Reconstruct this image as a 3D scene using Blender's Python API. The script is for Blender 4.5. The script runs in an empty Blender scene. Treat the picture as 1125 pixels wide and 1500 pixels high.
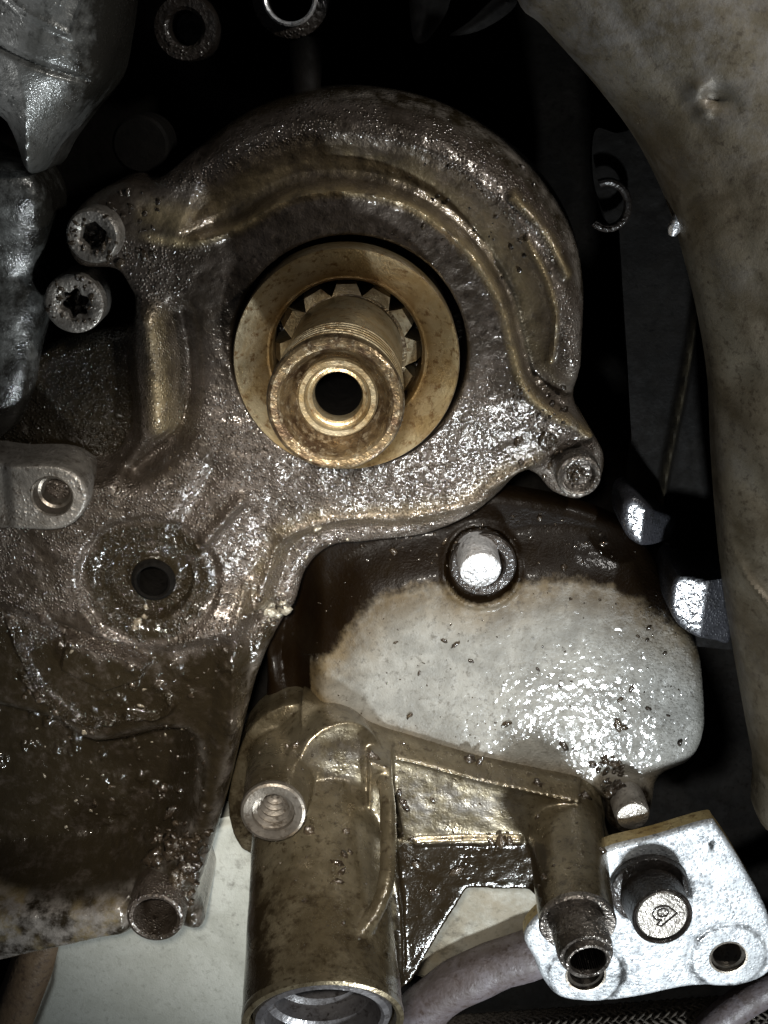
import bpy, bmesh, math, random
import numpy as np
from mathutils import Vector

# ------------------------------------------------------------------ camera, world, lamps, exposure
S = 0.00024                      # metres per unit: one unit is one photo pixel on the engine's front plane
F = 1900.0                       # focal length in photo pixels
TH = math.radians(20.0)          # the camera looks 20 degrees down on the engine front
scene = bpy.context.scene
scene.unit_settings.system = 'METRIC'
cam_data = bpy.data.cameras.new('camera')
cam_data.sensor_fit = 'HORIZONTAL'; cam_data.sensor_width = 36.0
cam_data.lens = 36.0 * F / 1125.0
cam_data.clip_start = 0.005; cam_data.clip_end = 50
cam = bpy.data.objects.new('camera', cam_data)
scene.collection.objects.link(cam)
CAM = np.array([0.0, -F * math.cos(TH), F * math.sin(TH)])
FWD = np.array([0.0, math.cos(TH), -math.sin(TH)])
UP = np.array([0.0, math.sin(TH), math.cos(TH)])
cam.location = CAM * S
cam.rotation_euler = (math.pi / 2 - TH, 0, 0)
scene.camera = cam

world = bpy.data.worlds.new('World'); scene.world = world
world.use_nodes = True
bg = world.node_tree.nodes['Background']
bg.inputs['Color'].default_value = (0.75, 0.85, 1.0, 1); bg.inputs['Strength'].default_value = 0.014

def lamp(name, loc, target, size, watts, color, spot=None, blend=0.6):
    ld = bpy.data.lights.new(name, 'SPOT' if spot else 'AREA')
    ld.energy = watts; ld.color = color
    if spot:
        ld.spot_size = math.radians(spot); ld.spot_blend = blend; ld.shadow_soft_size = size
    else:
        ld.shape = 'DISK'; ld.size = size
    o = bpy.data.objects.new(name, ld); scene.collection.objects.link(o)
    o.location = loc
    o.rotation_euler = (Vector(target) - Vector(loc)).to_track_quat('-Z', 'Y').to_euler()
    return o
# a cool LED work lamp held low in front, and the phone's lamp beside the lens
lamp('work_lamp', (0.135, -0.32, -0.31), (0.05, 0.0, -0.115), 0.020, 7.4, (0.88, 0.95, 1.0), spot=88, blend=1.0)
lamp('phone_lamp', (-0.015, -0.42, 0.165), (-0.028, 0.0, -0.066), 0.012, 15.0, (1.0, 0.95, 0.87), spot=34, blend=0.9)
lamp('upper_lamp', (0.215, -0.18, 0.245), (0.135, -0.03, 0.12), 0.025, 0.55, (1.0, 0.97, 0.92))
lamp('side_fill', (-0.25, -0.10, 0.14), (-0.130, -0.02, 0.175), 0.012, 0.9, (0.97, 0.98, 1.0), spot=42, blend=0.8)  # added lamp out of view, brightens the top left pipe
vs = scene.view_settings
vs.view_transform = 'Standard'; vs.look = 'None'; vs.exposure = 0.38; vs.gamma = 1.0; vs.use_curve_mapping = False
scene.cycles.max_bounces = 6
scene.cycles.sample_clamp_indirect = 4.0

random.seed(7); RNG = np.random.default_rng(11)

# ------------------------------------------------------------------ geometry helpers
def P(px, py, d=0.0):
    """a point seen at photo pixel (px, py) lying d units in front of the engine's front plane -> (x, y, z) in units"""
    px = np.asarray(px, float); py = np.asarray(py, float); d = np.asarray(d, float)
    dx = px - 562.5; u = 750.0 - py
    dy = u * UP[1] + F * FWD[1]; dz = u * UP[2] + F * FWD[2]
    t = (-d - CAM[1]) / dy
    return np.stack([CAM[0] + t * dx, -d + 0 * t, CAM[2] + t * dz], -1)
def XZ(px, py, d=0.0):
    p = P(px, py, d); return float(p[0]), float(p[2])
def scale_at(p): return float(np.dot(np.asarray(p) - CAM, FWD) / F)
def proj(p):
    q = np.asarray(p, float) - CAM; z = np.dot(q, FWD)
    return 562.5 + F * q[0] / z, 750 - F * np.dot(q, UP) / z
def poly(pts, d=0.0, smooth=5, closed=True):
    """photo outline -> plane outline at depth d, rounded with a Catmull-Rom spline"""
    q = np.array([XZ(x, y, d) for x, y in pts])
    if not smooth: return q
    n = len(q); out = []
    rng = range(n) if closed else range(n - 1)
    for i in rng:
        if closed: p0, p1, p2, p3 = q[i - 1], q[i], q[(i + 1) % n], q[(i + 2) % n]
        else: p0, p1, p2, p3 = q[max(i - 1, 0)], q[i], q[i + 1], q[min(i + 2, n - 1)]
        for k in range(smooth):
            t = k / smooth
            out.append(0.5 * (2 * p1 + (p2 - p0) * t + (2 * p0 - 5 * p1 + 4 * p2 - p3) * t * t + (3 * p1 - p0 - 3 * p2 + p3) * t ** 3))
    if not closed: out.append(q[-1])
    return np.array(out)
def seg_d(X, Z, a, b):
    ex, ez = b[0] - a[0], b[1] - a[1]; wx, wz = X - a[0], Z - a[1]
    t = np.clip((wx * ex + wz * ez) / (ex * ex + ez * ez + 1e-9), 0, 1)
    return (wx - t * ex) ** 2 + (wz - t * ez) ** 2
def sd_poly(X, Z, q):
    dd = np.full(X.shape, 1e18); ins = np.zeros(X.shape, bool)
    n = len(q)
    for i in range(n):
        a, b = q[i], q[(i + 1) % n]
        dd = np.minimum(dd, seg_d(X, Z, a, b))
        if a[1] != b[1]:
            c = (a[1] > Z) != (b[1] > Z)
            ins ^= c & (X < (b[0] - a[0]) * (Z - a[1]) / (b[1] - a[1]) + a[0])
    return np.where(ins, -1, 1) * np.sqrt(dd)
def sd_line(X, Z, q):
    dd = np.full(X.shape, 1e18)
    for i in range(len(q) - 1): dd = np.minimum(dd, seg_d(X, Z, q[i], q[i + 1]))
    return np.sqrt(dd)
def sd_circ(X, Z, c, r): return np.hypot(X - c[0], Z - c[1]) - r
def sst(a, b, x):
    t = np.clip((x - a) / (b - a), 0, 1); return t * t * (3 - 2 * t)
def gauss(x, w): return np.exp(-(x / w) ** 2)
_tab = RNG.random((256, 256))
def vnoise(X, Z):
    xi = np.floor(X).astype(int); zi = np.floor(Z).astype(int)
    fx = X - xi; fz = Z - zi; fx = fx * fx * (3 - 2 * fx); fz = fz * fz * (3 - 2 * fz)
    g = lambda a, b: _tab[a & 255, b & 255]
    return (g(xi, zi) * (1 - fx) + g(xi + 1, zi) * fx) * (1 - fz) + (g(xi, zi + 1) * (1 - fx) + g(xi + 1, zi + 1) * fx) * fz
def fbm(X, Z, size, octv=4):
    s = 0; a = 1; tot = 0
    for k in range(octv):
        s = s + a * (vnoise(X / size * 2 ** k + 17 * k, Z / size * 2 ** k + 5 * k) - 0.5); tot += a; a *= 0.55
    return s / tot * 2

def link(o): scene.collection.objects.link(o); return o
def tag(o, label, cat, group=None, kind=None):
    if label: o['label'] = label
    if cat: o['category'] = cat
    if group: o['group'] = group
    if kind: o['kind'] = kind
    return o
def thing(name, base, label, cat, group=None):
    o = bpy.data.objects.new(name, None); link(o)
    o.location = np.asarray(base) * S; o.empty_display_size = 0.01
    return tag(o, label, cat, group)
def make(name, verts, faces, mat, parent=None, base=None, sharp=35, attrs=None):
    """one mesh object from points in units; children are stored relative to their top-level thing"""
    verts = np.asarray(verts, float)
    root = parent
    off = np.zeros(3)
    while root is not None:
        off += np.asarray(root.location); root = root.parent
    if parent is None:
        off = (np.asarray(base) if base is not None else verts.mean(0)) * S
    me = bpy.data.meshes.new(name)
    me.from_pydata((verts * S - off).tolist(), [], [list(map(int, f)) for f in faces] if not isinstance(faces, np.ndarray) else faces.tolist())
    me.materials.append(mat)
    me.polygons.foreach_set('use_smooth', [True] * len(me.polygons))
    for an, av in (attrs or {}).items():
        at = me.attributes.new(an, 'FLOAT', 'POINT'); at.data.foreach_set('value', np.asarray(av, np.float32))
    me.update()
    if sharp: me.set_sharp_from_angle(angle=math.radians(sharp))
    o = bpy.data.objects.new(name, me); link(o)
    if parent is not None: o.parent = parent
    else: o.location = off
    return o
def field(name, sdf, box, step, hfun, back, mat, parent=None, attrs=None, sharp=40, base=None):
    """a cast or pressed piece: relief over the engine plane inside an outline (sdf < 0), with side walls back to depth 'back'"""
    x0, x1, z0, z1 = box
    nx = int((x1 - x0) / step) + 1; nz = int((z1 - z0) / step) + 1
    gx = x0 + step * np.arange(nx); gz = z0 + step * np.arange(nz)
    X, Z = np.meshgrid(gx, gz)                     # [nz, nx]
    D = sdf(X, Z)
    ins = D < 0
    cell = ins[:-1, :-1] | ins[1:, :-1] | ins[:-1, 1:] | ins[1:, 1:]
    m = np.zeros(X.shape, bool)
    m[:-1, :-1] |= cell; m[1:, :-1] |= cell; m[:-1, 1:] |= cell; m[1:, 1:] |= cell
    mv = m & ~ins
    xs, zs = X[mv], Z[mv]
    for _ in range(2):
        e = 0.5; dv = sdf(xs, zs)
        gxv = (sdf(xs + e, zs) - sdf(xs - e, zs)) / (2 * e); gzv = (sdf(xs, zs + e) - sdf(xs, zs - e)) / (2 * e)
        xs = xs - np.clip(dv, -2 * step, 2 * step) * gxv; zs = zs - np.clip(dv, -2 * step, 2 * step) * gzv
    X[mv] = xs; Z[mv] = zs
    idx = -np.ones(X.shape, int); idx[m] = np.arange(m.sum())
    Xv, Zv = X[m], Z[m]
    Hv = hfun(Xv, Zv)
    V = np.stack([Xv, -Hv, Zv], -1)
    a = idx[:-1, :-1][cell]; b = idx[:-1, 1:][cell]; c = idx[1:, 1:][cell]; d = idx[1:, :-1][cell]
    faces = np.stack([a, b, c, d], -1)
    ed = np.concatenate([faces[:, [0, 1]], faces[:, [1, 2]], faces[:, [2, 3]], faces[:, [3, 0]]])
    key = np.sort(ed, 1); k = key[:, 0] * (len(V) + 1) + key[:, 1]
    _, inv, cnt = np.unique(k, return_inverse=True, return_counts=True)
    be = ed[cnt[inv] == 1]
    bv = np.unique(be); mp = -np.ones(len(V), int); mp[bv] = len(V) + np.arange(len(bv))
    bk = V[bv].copy(); bk[:, 1] = -back
    V2 = np.concatenate([V, bk])
    sk = np.stack([be[:, 1], be[:, 0], mp[be[:, 0]], mp[be[:, 1]]], -1)
    at = {}
    for an, fn in (attrs or {}).items():
        v = np.broadcast_to(fn(Xv, Zv), Xv.shape); at[an] = np.concatenate([v, v[bv]])
    return make(name, V2, np.concatenate([faces, sk]), mat, parent, sharp=sharp, attrs=at, base=base)
def basis(axis):
    a = np.asarray(axis, float); a = a / np.linalg.norm(a)
    e1 = np.cross([0, 0, 1.0], a)
    if np.linalg.norm(e1) < 1e-3: e1 = np.array([1.0, 0, 0])
    e1 /= np.linalg.norm(e1); e2 = np.cross(a, e1)
    return a, e1, e2
def shape_r(kind, th):
    if kind == 'hex':
        t = (th % (math.pi / 3)) - math.pi / 6; return 0.91 / np.cos(t)
    if kind == 'torx': return 1 + 0.15 * np.cos(6 * th)
    if kind == 'rough': return 1 + 0.02 * np.sin(5 * th + 1) + 0.015 * np.sin(11 * th)
    return np.ones_like(th)
def lathe_vf(prof, c, axis, seg=72, spin=0.0, cap0=False, cap1=False):
    a, e1, e2 = basis(axis); c = np.asarray(c, float)
    th = np.arange(seg) * 2 * math.pi / seg
    V = []; Fs = []
    for p in prof:
        r, t = p[0], p[1]; k = p[2] if len(p) > 2 else None
        rr = r * shape_r(k, th)
        V.append(c + t * a + np.outer(rr * np.cos(th + spin), e1) + np.outer(rr * np.sin(th + spin), e2))
    n = len(prof)
    for i in range(n - 1):
        for j in range(seg):
            j2 = (j + 1) % seg
            Fs.append((i * seg + j, i * seg + j2, (i + 1) * seg + j2, (i + 1) * seg + j))
    if cap0: Fs.append(tuple(range(seg))[::-1])
    if cap1: Fs.append(tuple((n - 1) * seg + j for j in range(seg)))
    return np.concatenate(V), Fs
def lathe(name, prof, c, axis, mat, parent=None, seg=72, spin=0.0, cap0=False, cap1=False, sharp=35, base=None, attrs=None):
    V, Fs = lathe_vf(prof, c, axis, seg, spin, cap0, cap1)
    at = {k: np.repeat([fn(p[0], p[1]) for p in prof], seg) for k, fn in (attrs or {}).items()}
    return make(name, V, Fs, mat, parent, sharp=sharp, base=base, attrs=at)
def tube_vf(pts, rad, seg=16):
    pts = np.asarray(pts, float); n = len(pts)
    rad = np.broadcast_to(np.asarray(rad, float), (n,))
    V = []; Fs = []; prev = None
    for i in range(n):
        t = pts[min(i + 1, n - 1)] - pts[max(i - 1, 0)]; t = t / np.linalg.norm(t)
        if prev is None: _, e1, e2 = basis(t)
        else:
            e1 = prev - np.dot(prev, t) * t; e1 /= np.linalg.norm(e1); e2 = np.cross(t, e1)
        prev = e1
        th = np.arange(seg) * 2 * math.pi / seg
        V.append(pts[i] + rad[i] * (np.outer(np.cos(th), e1) + np.outer(np.sin(th), e2)))
    for i in range(n - 1):
        for j in range(seg):
            j2 = (j + 1) % seg
            Fs.append((i * seg + j, i * seg + j2, (i + 1) * seg + j2, (i + 1) * seg + j))
    Fs.append(tuple(range(seg))[::-1]); Fs.append(tuple((n - 1) * seg + j for j in range(seg)))
    return np.concatenate(V), Fs
def spline3(pts, sub=6):
    q = np.asarray(pts, float); n = len(q); out = []
    for i in range(n - 1):
        p0, p1, p2, p3 = q[max(i - 1, 0)], q[i], q[i + 1], q[min(i + 2, n - 1)]
        for k in range(sub):
            t = k / sub
            out.append(0.5 * (2 * p1 + (p2 - p0) * t + (2 * p0 - 5 * p1 + 4 * p2 - p3) * t * t + (3 * p1 - p0 - 3 * p2 + p3) * t ** 3))
    out.append(q[-1]); return np.array(out)
def prism_vf(q, d0, d1):
    n = len(q)
    V = np.concatenate([np.stack([q[:, 0], np.full(n, -d1), q[:, 1]], -1), np.stack([q[:, 0], np.full(n, -d0), q[:, 1]], -1)])
    Fs = [tuple(range(n)), tuple(range(2 * n - 1, n - 1, -1))]
    for i in range(n):
        j = (i + 1) % n; Fs.append((i, n + i, n + j, j))
    return V, Fs
def merge(parts):
    V = []; Fs = []; o = 0
    for v, f in parts:
        V.append(v); Fs += [tuple(i + o for i in g) for g in f]; o += len(v)
    return np.concatenate(V), Fs
def cast_mesh(parts, voxel=3.0, iters=10):
    """fuse overlapping solids into one cast body with soft fillets"""
    V, Fs = merge(parts)
    me = bpy.data.meshes.new('tmp'); me.from_pydata(V.tolist(), [], Fs)
    bm = bmesh.new(); bm.from_mesh(me); bmesh.ops.recalc_face_normals(bm, faces=bm.faces); bm.to_mesh(me); bm.free()
    o = bpy.data.objects.new('tmp', me); link(o)
    m = o.modifiers.new('r', 'REMESH'); m.mode = 'VOXEL'; m.voxel_size = voxel
    s = o.modifiers.new('s', 'SMOOTH'); s.factor = 0.5; s.iterations = iters
    dg = bpy.context.evaluated_depsgraph_get()
    ev = o.evaluated_get(dg); m2 = ev.to_mesh()
    v = np.empty(len(m2.vertices) * 3); m2.vertices.foreach_get('co', v)
    f = [tuple(p.vertices) for p in m2.polygons]
    ev.to_mesh_clear(); bpy.data.objects.remove(o); bpy.data.meshes.remove(me)
    return v.reshape(-1, 3), f
BLOB_V, BLOB_F = None, None
def blobs(name, spots, mat, parent):
    """oily crumbs and drops: spots = (x, y, z, radius, flatness); one uncountable part"""
    global BLOB_V, BLOB_F
    if BLOB_V is None:
        bm = bmesh.new(); bmesh.ops.create_icosphere(bm, subdivisions=2, radius=1)
        BLOB_V = np.array([v.co[:] for v in bm.verts]); BLOB_F = np.array([[v.index for v in f.verts] for f in bm.faces]); bm.free()
    V = []; Fs = []
    for i, (x, y, z, r, fl) in enumerate(spots):
        j = 1 + 0.85 * (RNG.random(len(BLOB_V)) - 0.5)
        v = BLOB_V * j[:, None] * r
        an = RNG.random() * 6.28; st = 0.65 + RNG.random() * 0.9
        vx = v[:, 0] * st; vz = v[:, 2] / st
        v = np.stack([vx * math.cos(an) - vz * math.sin(an), v[:, 1] * fl, vx * math.sin(an) + vz * math.cos(an)], -1)
        V.append(v + np.array([x, y, z])); Fs.append(BLOB_F + i * len(BLOB_V))
    o = make(name, np.concatenate(V), np.concatenate(Fs), mat, parent, sharp=None)
    o['kind'] = 'stuff'
    return o

# ------------------------------------------------------------------ materials
def metal(name, c1, c2, c3, metallic=0.6, rough=(0.3, 0.55), grain=0.25, grain_s=25.0, drops=0.0, drop_s=14.0, drop_cov=0.5,
          coat=0.0, coat_r=0.08, oil=(0.02, 0.013, 0.007), blotch=0.9, streak=None, speck=0.0, spec=0.5, patch=0.0, tint=(1, 1, 1)):
    m = bpy.data.materials.new(name); m.use_nodes = True
    nt = m.node_tree; N = nt.nodes; L = nt.links
    b = N['Principled BSDF']
    def nd(t, **kw):
        n = N.new(t)
        for k, v in kw.items(): setattr(n, k, v)
        return n
    tc = nd('ShaderNodeTexCoord'); mp = nd('ShaderNodeMapping')
    k = 1.0 / (S * 100)
    mp.inputs['Scale'].default_value = (k, k, k) if not streak else (k * streak[0], k * streak[1], k * streak[2])
    L.new(tc.outputs['Object'], mp.inputs['Vector'])
    mp0 = nd('ShaderNodeMapping'); mp0.inputs['Scale'].default_value = (k, k, k); L.new(tc.outputs['Object'], mp0.inputs['Vector'])
    def noise(scale, detail=6, rg=0.6, src=mp, dist=0.0):
        n = nd('ShaderNodeTexNoise'); n.inputs['Scale'].default_value = scale; n.inputs['Detail'].default_value = detail
        n.inputs['Roughness'].default_value = rg; n.inputs['Distortion'].default_value = dist
        L.new(src.outputs['Vector'], n.inputs['Vector']); return n.outputs['Fac']
    def ramp(fac, lo, hi, a=0.0, bb=1.0):
        r = nd('ShaderNodeMapRange'); r.interpolation_type = 'SMOOTHSTEP'
        L.new(fac, r.inputs['Value'])
        for nm, v in (('From Min', lo), ('From Max', hi), ('To Min', a), ('To Max', bb)): r.inputs[nm].default_value = v
        return r.outputs['Result']
    def mix(f, a, c):
        x = nd('ShaderNodeMix', data_type='RGBA')
        if isinstance(f, float): x.inputs[0].default_value = f
        else: L.new(f, x.inputs[0])
        for i, v in ((6, a), (7, c)):
            if isinstance(v, tuple): x.inputs[i].default_value = (*v, 1)
            else: L.new(v, x.inputs[i])
        return x.outputs[2]
    def math_(op, a, c):
        x = nd('ShaderNodeMath', operation=op)
        for i, v in ((0, a), (1, c)):
            if isinstance(v, (int, float)): x.inputs[i].default_value = v
            else: L.new(v, x.inputs[i])
        return x.outputs[0]
    big = noise(blotch, 5, 0.62, dist=0.6)
    fine = noise(9.0, 3, 0.7)
    col = mix(ramp(big, 0.36, 0.64), c1, c2)
    col = mix(ramp(fine, 0.5, 0.72), col, c3)
    at = nd('ShaderNodeAttribute', attribute_name='oil')  # oil coating; on some parts it also carries painted shade
    on = math_('ADD', at.outputs['Fac'], math_('MULTIPLY', math_('SUBTRACT', noise(3.0, 4, 0.7), 0.5), 0.9))
    oilf = math_('MULTIPLY', ramp(on, 0.32, 0.68), ramp(at.outputs['Fac'], 0.02, 0.15))
    col = mix(oilf, col, oil)
    at2 = nd('ShaderNodeAttribute', attribute_name='film')     # a thin brown oil film over metal
    fil = nd('ShaderNodeMix', data_type='RGBA', blend_type='MULTIPLY')
    L.new(math_('MULTIPLY', at2.outputs['Fac'], ramp(noise(2.0, 3, 0.65), 0.25, 0.6, 0.55, 1.0)), fil.inputs[0]); L.new(col, fil.inputs[6])
    fil.inputs[7].default_value = (0.42, 0.29, 0.13, 1)
    col = fil.outputs[2]
    at3 = nd('ShaderNodeAttribute', attribute_name='bare_lit')     # metal rubbed through, and lit relief painted lighter
    col = mix(math_('MULTIPLY', at3.outputs['Fac'], ramp(noise(2.6, 4, 0.65), 0.3, 0.62, 0.15, 1.0)), col, (0.33, 0.27, 0.16))
    at4 = nd('ShaderNodeAttribute', attribute_name='worn_lit')  # grey wear, also light painted on rims and the bracket panel
    col = mix(math_('MULTIPLY', at4.outputs['Fac'], ramp(noise(3.2, 4, 0.7), 0.36, 0.68)), col, (0.19, 0.18, 0.172))
    if speck:
        v = nd('ShaderNodeTexVoronoi'); v.inputs['Scale'].default_value = 5.0; L.new(mp0.outputs['Vector'], v.inputs['Vector'])
        sp = math_('MULTIPLY', ramp(v.outputs['Distance'], 0.10, 0.17, 1.0, 0.0), ramp(noise(1.6, 3), 0.5, 0.6, 0.0, speck))
        col = mix(sp, col, (0.012, 0.01, 0.008))
    L.new(col, b.inputs['Base Color'])
    rn = ramp(noise(4.0, 3, 0.7), 0.3, 0.7, rough[0], rough[1])
    L.new(math_('SUBTRACT', rn, math_('MULTIPLY', oilf, 0.12)), b.inputs['Roughness'])
    b.inputs['Metallic'].default_value = metallic; b.inputs['Specular IOR Level'].default_value = spec
    L.new(math_('MULTIPLY', math_('SUBTRACT', 1.0, math_('MULTIPLY', oilf, 0.75)), spec), b.inputs['Specular IOR Level'])
    if metallic > 0: L.new(math_('MULTIPLY', math_('SUBTRACT', 1.0, math_('MULTIPLY', oilf, 0.9)), metallic), b.inputs['Metallic'])
    bp = nd('ShaderNodeBump'); bp.inputs['Strength'].default_value = grain; bp.inputs['Distance'].default_value = S * 3
    L.new(math_('ADD', noise(grain_s, 2, 0.65), math_('MULTIPLY', noise(4.0, 2, 0.6), 1.5)), bp.inputs['Height'])
    nrm = bp.outputs['Normal']
    if drops:
        v = nd('ShaderNodeTexVoronoi', feature='F1'); v.inputs['Scale'].default_value = drop_s
        L.new(mp0.outputs['Vector'], v.inputs['Vector'])
        v2 = nd('ShaderNodeTexVoronoi', feature='F1'); v2.inputs['Scale'].default_value = drop_s * 0.43
        L.new(mp0.outputs['Vector'], v2.inputs['Vector'])
        cov = ramp(noise(1.3, 3, 0.65, src=mp0), drop_cov - 0.08, drop_cov + 0.10)
        atd = nd('ShaderNodeAttribute', attribute_name='dry'); cov = math_('MULTIPLY', cov, math_('SUBTRACT', 1.0, atd.outputs['Fac']))
        cap = math_('MULTIPLY', ramp(v.outputs['Distance'], 0.08, 0.5, 1.0, 0.0), cov)
        cap2 = math_('MULTIPLY', ramp(v2.outputs['Distance'], 0.05, 0.3, 1.4, 0.0), cov)
        b2 = nd('ShaderNodeBump'); b2.inputs['Strength'].default_value = drops; b2.inputs['Distance'].default_value = S * 4
        L.new(math_('ADD', cap, cap2), b2.inputs['Height']); L.new(nrm, b2.inputs['Normal'])
        nrm = b2.outputs['Normal']
    L.new(nrm, b.inputs['Normal'])
    if coat:
        b.inputs['Coat Weight'].default_value = coat; b.inputs['Coat Roughness'].default_value = coat_r
        b.inputs['Coat IOR'].default_value = 1.47; b.inputs['Coat Tint'].default_value = (*tint, 1)
        L.new(nrm, b.inputs['Coat Normal'])
        if patch:
            bw = nd('ShaderNodeBump'); bw.inputs['Strength'].default_value = 0.22; bw.inputs['Distance'].default_value = S * 3
            L.new(noise(10.0, 2, 0.5, src=mp0), bw.inputs['Height']); L.new(bw.outputs['Normal'], b.inputs['Coat Normal'])
        if patch:                                   # oil lies in wet patches, dry metal between them
            wet = math_('MULTIPLY', ramp(noise(patch, 2, 0.6, src=mp0, dist=1.2), 0.50, 0.545), ramp(cov, 0.25, 0.7))
            L.new(math_('ADD', math_('MULTIPLY', wet, coat), 0.03), b.inputs['Coat Weight'])
    return m
M = {}
M['pump'] = metal('oily_cast_brown', (0.037, 0.029, 0.022), (0.082, 0.069, 0.061), (0.021, 0.0155, 0.0115), 0.45, (0.30, 0.50), 0.34, 22, 0.55, 23, 0.42, 1.0, 0.075, oil=(0.014, 0.0108, 0.0062), blotch=1.3, tint=(0.99, 0.94, 0.87))
M['gold'] = metal('oil_stained_machined_steel', (0.30, 0.225, 0.12), (0.40, 0.345, 0.24), (0.16, 0.095, 0.04), 0.75, (0.30, 0.44), 0.18, 30, 0, coat=0.5, coat_r=0.15, oil=(0.10, 0.05, 0.016), blotch=1.6, tint=(0.99, 0.95, 0.86))
M['snout'] = metal('worn_brown_steel', (0.24, 0.18, 0.105), (0.075, 0.047, 0.028), (0.42, 0.365, 0.27), 0.75, (0.26, 0.44), 0.30, 22, 0, coat=0.5, coat_r=0.15, oil=(0.05, 0.025, 0.01), blotch=4.0, tint=(0.98, 0.92, 0.80))
M['cover'] = metal('pale_cast_aluminium', (0.115, 0.111, 0.097), (0.185, 0.18, 0.16), (0.085, 0.079, 0.066), 0.10, (0.46, 0.62), 0.24, 26, 0.25, 19, 0.38, 1.0, 0.09, oil=(0.010, 0.007, 0.004), blotch=1.3, speck=0.4, spec=0.3, patch=10)
M['bracket'] = metal('oily_tan_cast_aluminium', (0.085, 0.069, 0.042), (0.16, 0.138, 0.095), (0.05, 0.037, 0.021), 0.7, (0.26, 0.40), 0.20, 26, 0.15, 15, 0.6, 0.8, 0.10, oil=(0.012, 0.0085, 0.0045), blotch=1.0, speck=0.3, tint=(0.99, 0.95, 0.87))
M['steel'] = metal('bright_machined_steel', (0.34, 0.352, 0.358), (0.44, 0.453, 0.458), (0.17, 0.178, 0.19), 0.35, (0.4, 0.6), 0.2, 24, 0.3, 17, 0.42, 1.0, 0.08, oil=(0.03, 0.03, 0.03), blotch=2.0, speck=0.4, patch=17)
M['edge'] = metal('yellow_zinc_edge', (0.45, 0.33, 0.14), (0.55, 0.45, 0.25), (0.2, 0.13, 0.05), 0.7, (0.35, 0.5), 0.4, 20)
M['bolt'] = metal('dirty_bolt_steel', (0.085, 0.072, 0.06), (0.18, 0.16, 0.14), (0.03, 0.022, 0.016), 0.7, (0.26, 0.48), 0.5, 18, 0.5, 17, 0.48, 0.8, 0.06, blotch=3.0)
M['brightbolt'] = metal('clean_bolt_steel', (0.62, 0.62, 0.62), (0.75, 0.75, 0.76), (0.35, 0.33, 0.31), 0.8, (0.3, 0.5), 0.5, 18, 0.3, 12, 0.5, 0.4, 0.1, blotch=3.0)
M['lug'] = metal('grey_cast_lug', (0.15, 0.135, 0.115), (0.22, 0.20, 0.175), (0.07, 0.057, 0.044), 0.5, (0.32, 0.52), 0.4, 22, 0.3, 17, 0.52, 0.6, 0.08, blotch=3.0)
M['black'] = metal('black_oiled_iron_hole_dark', (0.0030, 0.0025, 0.002), (0.006, 0.005, 0.004), (0.002, 0.0015, 0.001), 0.0, (0.75, 0.9), 0.4, 12, spec=0.06)  # engine block colour; also paints the dark inside of holes
M['dark'] = metal('dark_greasy_metal', (0.012, 0.009, 0.007), (0.026, 0.019, 0.014), (0.007, 0.005, 0.004), 0.3, (0.4, 0.65), 0.6, 16, 0.5, 17, 0.55, 0.45, 0.12)
M['shield'] = metal('black_painted_sheet', (0.004, 0.0035, 0.003), (0.007, 0.006, 0.005), (0.003, 0.0025, 0.002), 0.0, (0.6, 0.8), 0.2, 20, spec=0.10)
M['tab'] = metal('wet_black_sheet', (0.02, 0.02, 0.023), (0.04, 0.04, 0.046), (0.01, 0.01, 0.01), 0.2, (0.35, 0.5), 0.2, 18, 0.3, 20, 0.36, 1.0, 0.08, patch=22)
M['casting'] = metal('dull_tan_casting', (0.075, 0.060, 0.036), (0.145, 0.126, 0.092), (0.06, 0.047, 0.03), 0.4, (0.42, 0.58), 0.16, 30, 0.0, blotch=1.1, speck=0.15)
M['grey'] = metal('grey_cast_aluminium', (0.09, 0.09, 0.082), (0.17, 0.17, 0.16), (0.055, 0.055, 0.05), 0.5, (0.30, 0.46), 0.25, 34, 0.25, 20, 0.58, 0.6, 0.09, oil=(0.012, 0.011, 0.009), blotch=1.4)
M['pan'] = metal('plain_grey_panel', (0.29, 0.29, 0.25), (0.34, 0.34, 0.30), (0.25, 0.25, 0.215), 0.1, (0.5, 0.7), 0.25, 25, 0.0, blotch=0.8, speck=0.3)
M['hose'] = metal('mauve_grey_hose', (0.08, 0.062, 0.058), (0.13, 0.112, 0.118), (0.05, 0.034, 0.028), 0.0, (0.42, 0.65), 0.4, 14, 0.0, blotch=1.3)
M['brownhose'] = metal('brown_rubber', (0.08, 0.05, 0.028), (0.12, 0.08, 0.045), (0.05, 0.03, 0.018), 0.0, (0.45, 0.6), 0.4, 14, 0.0)
M['braid'] = metal('oily_braided_sleeve', (0.09, 0.075, 0.06), (0.13, 0.115, 0.095), (0.03, 0.025, 0.02), 0.2, (0.4, 0.6), 0.4, 18)
M['grime'] = metal('wet_black_grime', (0.022, 0.015, 0.009), (0.05, 0.036, 0.022), (0.012, 0.008, 0.005), 0.2, (0.2, 0.4), 0.8, 18, 0, coat=1.0, coat_r=0.05)
M['thread'] = metal('threaded_steel', (0.15, 0.13, 0.105), (0.22, 0.195, 0.165), (0.09, 0.07, 0.05), 0.8, (0.28, 0.42), 0.15, 24, 0)
M['flake'] = metal('pale_grime_flakes', (0.16, 0.13, 0.09), (0.28, 0.25, 0.19), (0.06, 0.045, 0.03), 0.3, (0.25, 0.4), 0.8, 18, 0, coat=0.8, coat_r=0.06)
M['bush'] = metal('worn_rubber_bush', (0.045, 0.042, 0.043), (0.085, 0.08, 0.08), (0.022, 0.018, 0.016), 0.3, (0.3, 0.45), 0.2, 16, 0.2, 14, 0.6, 0.6, 0.1)

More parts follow.
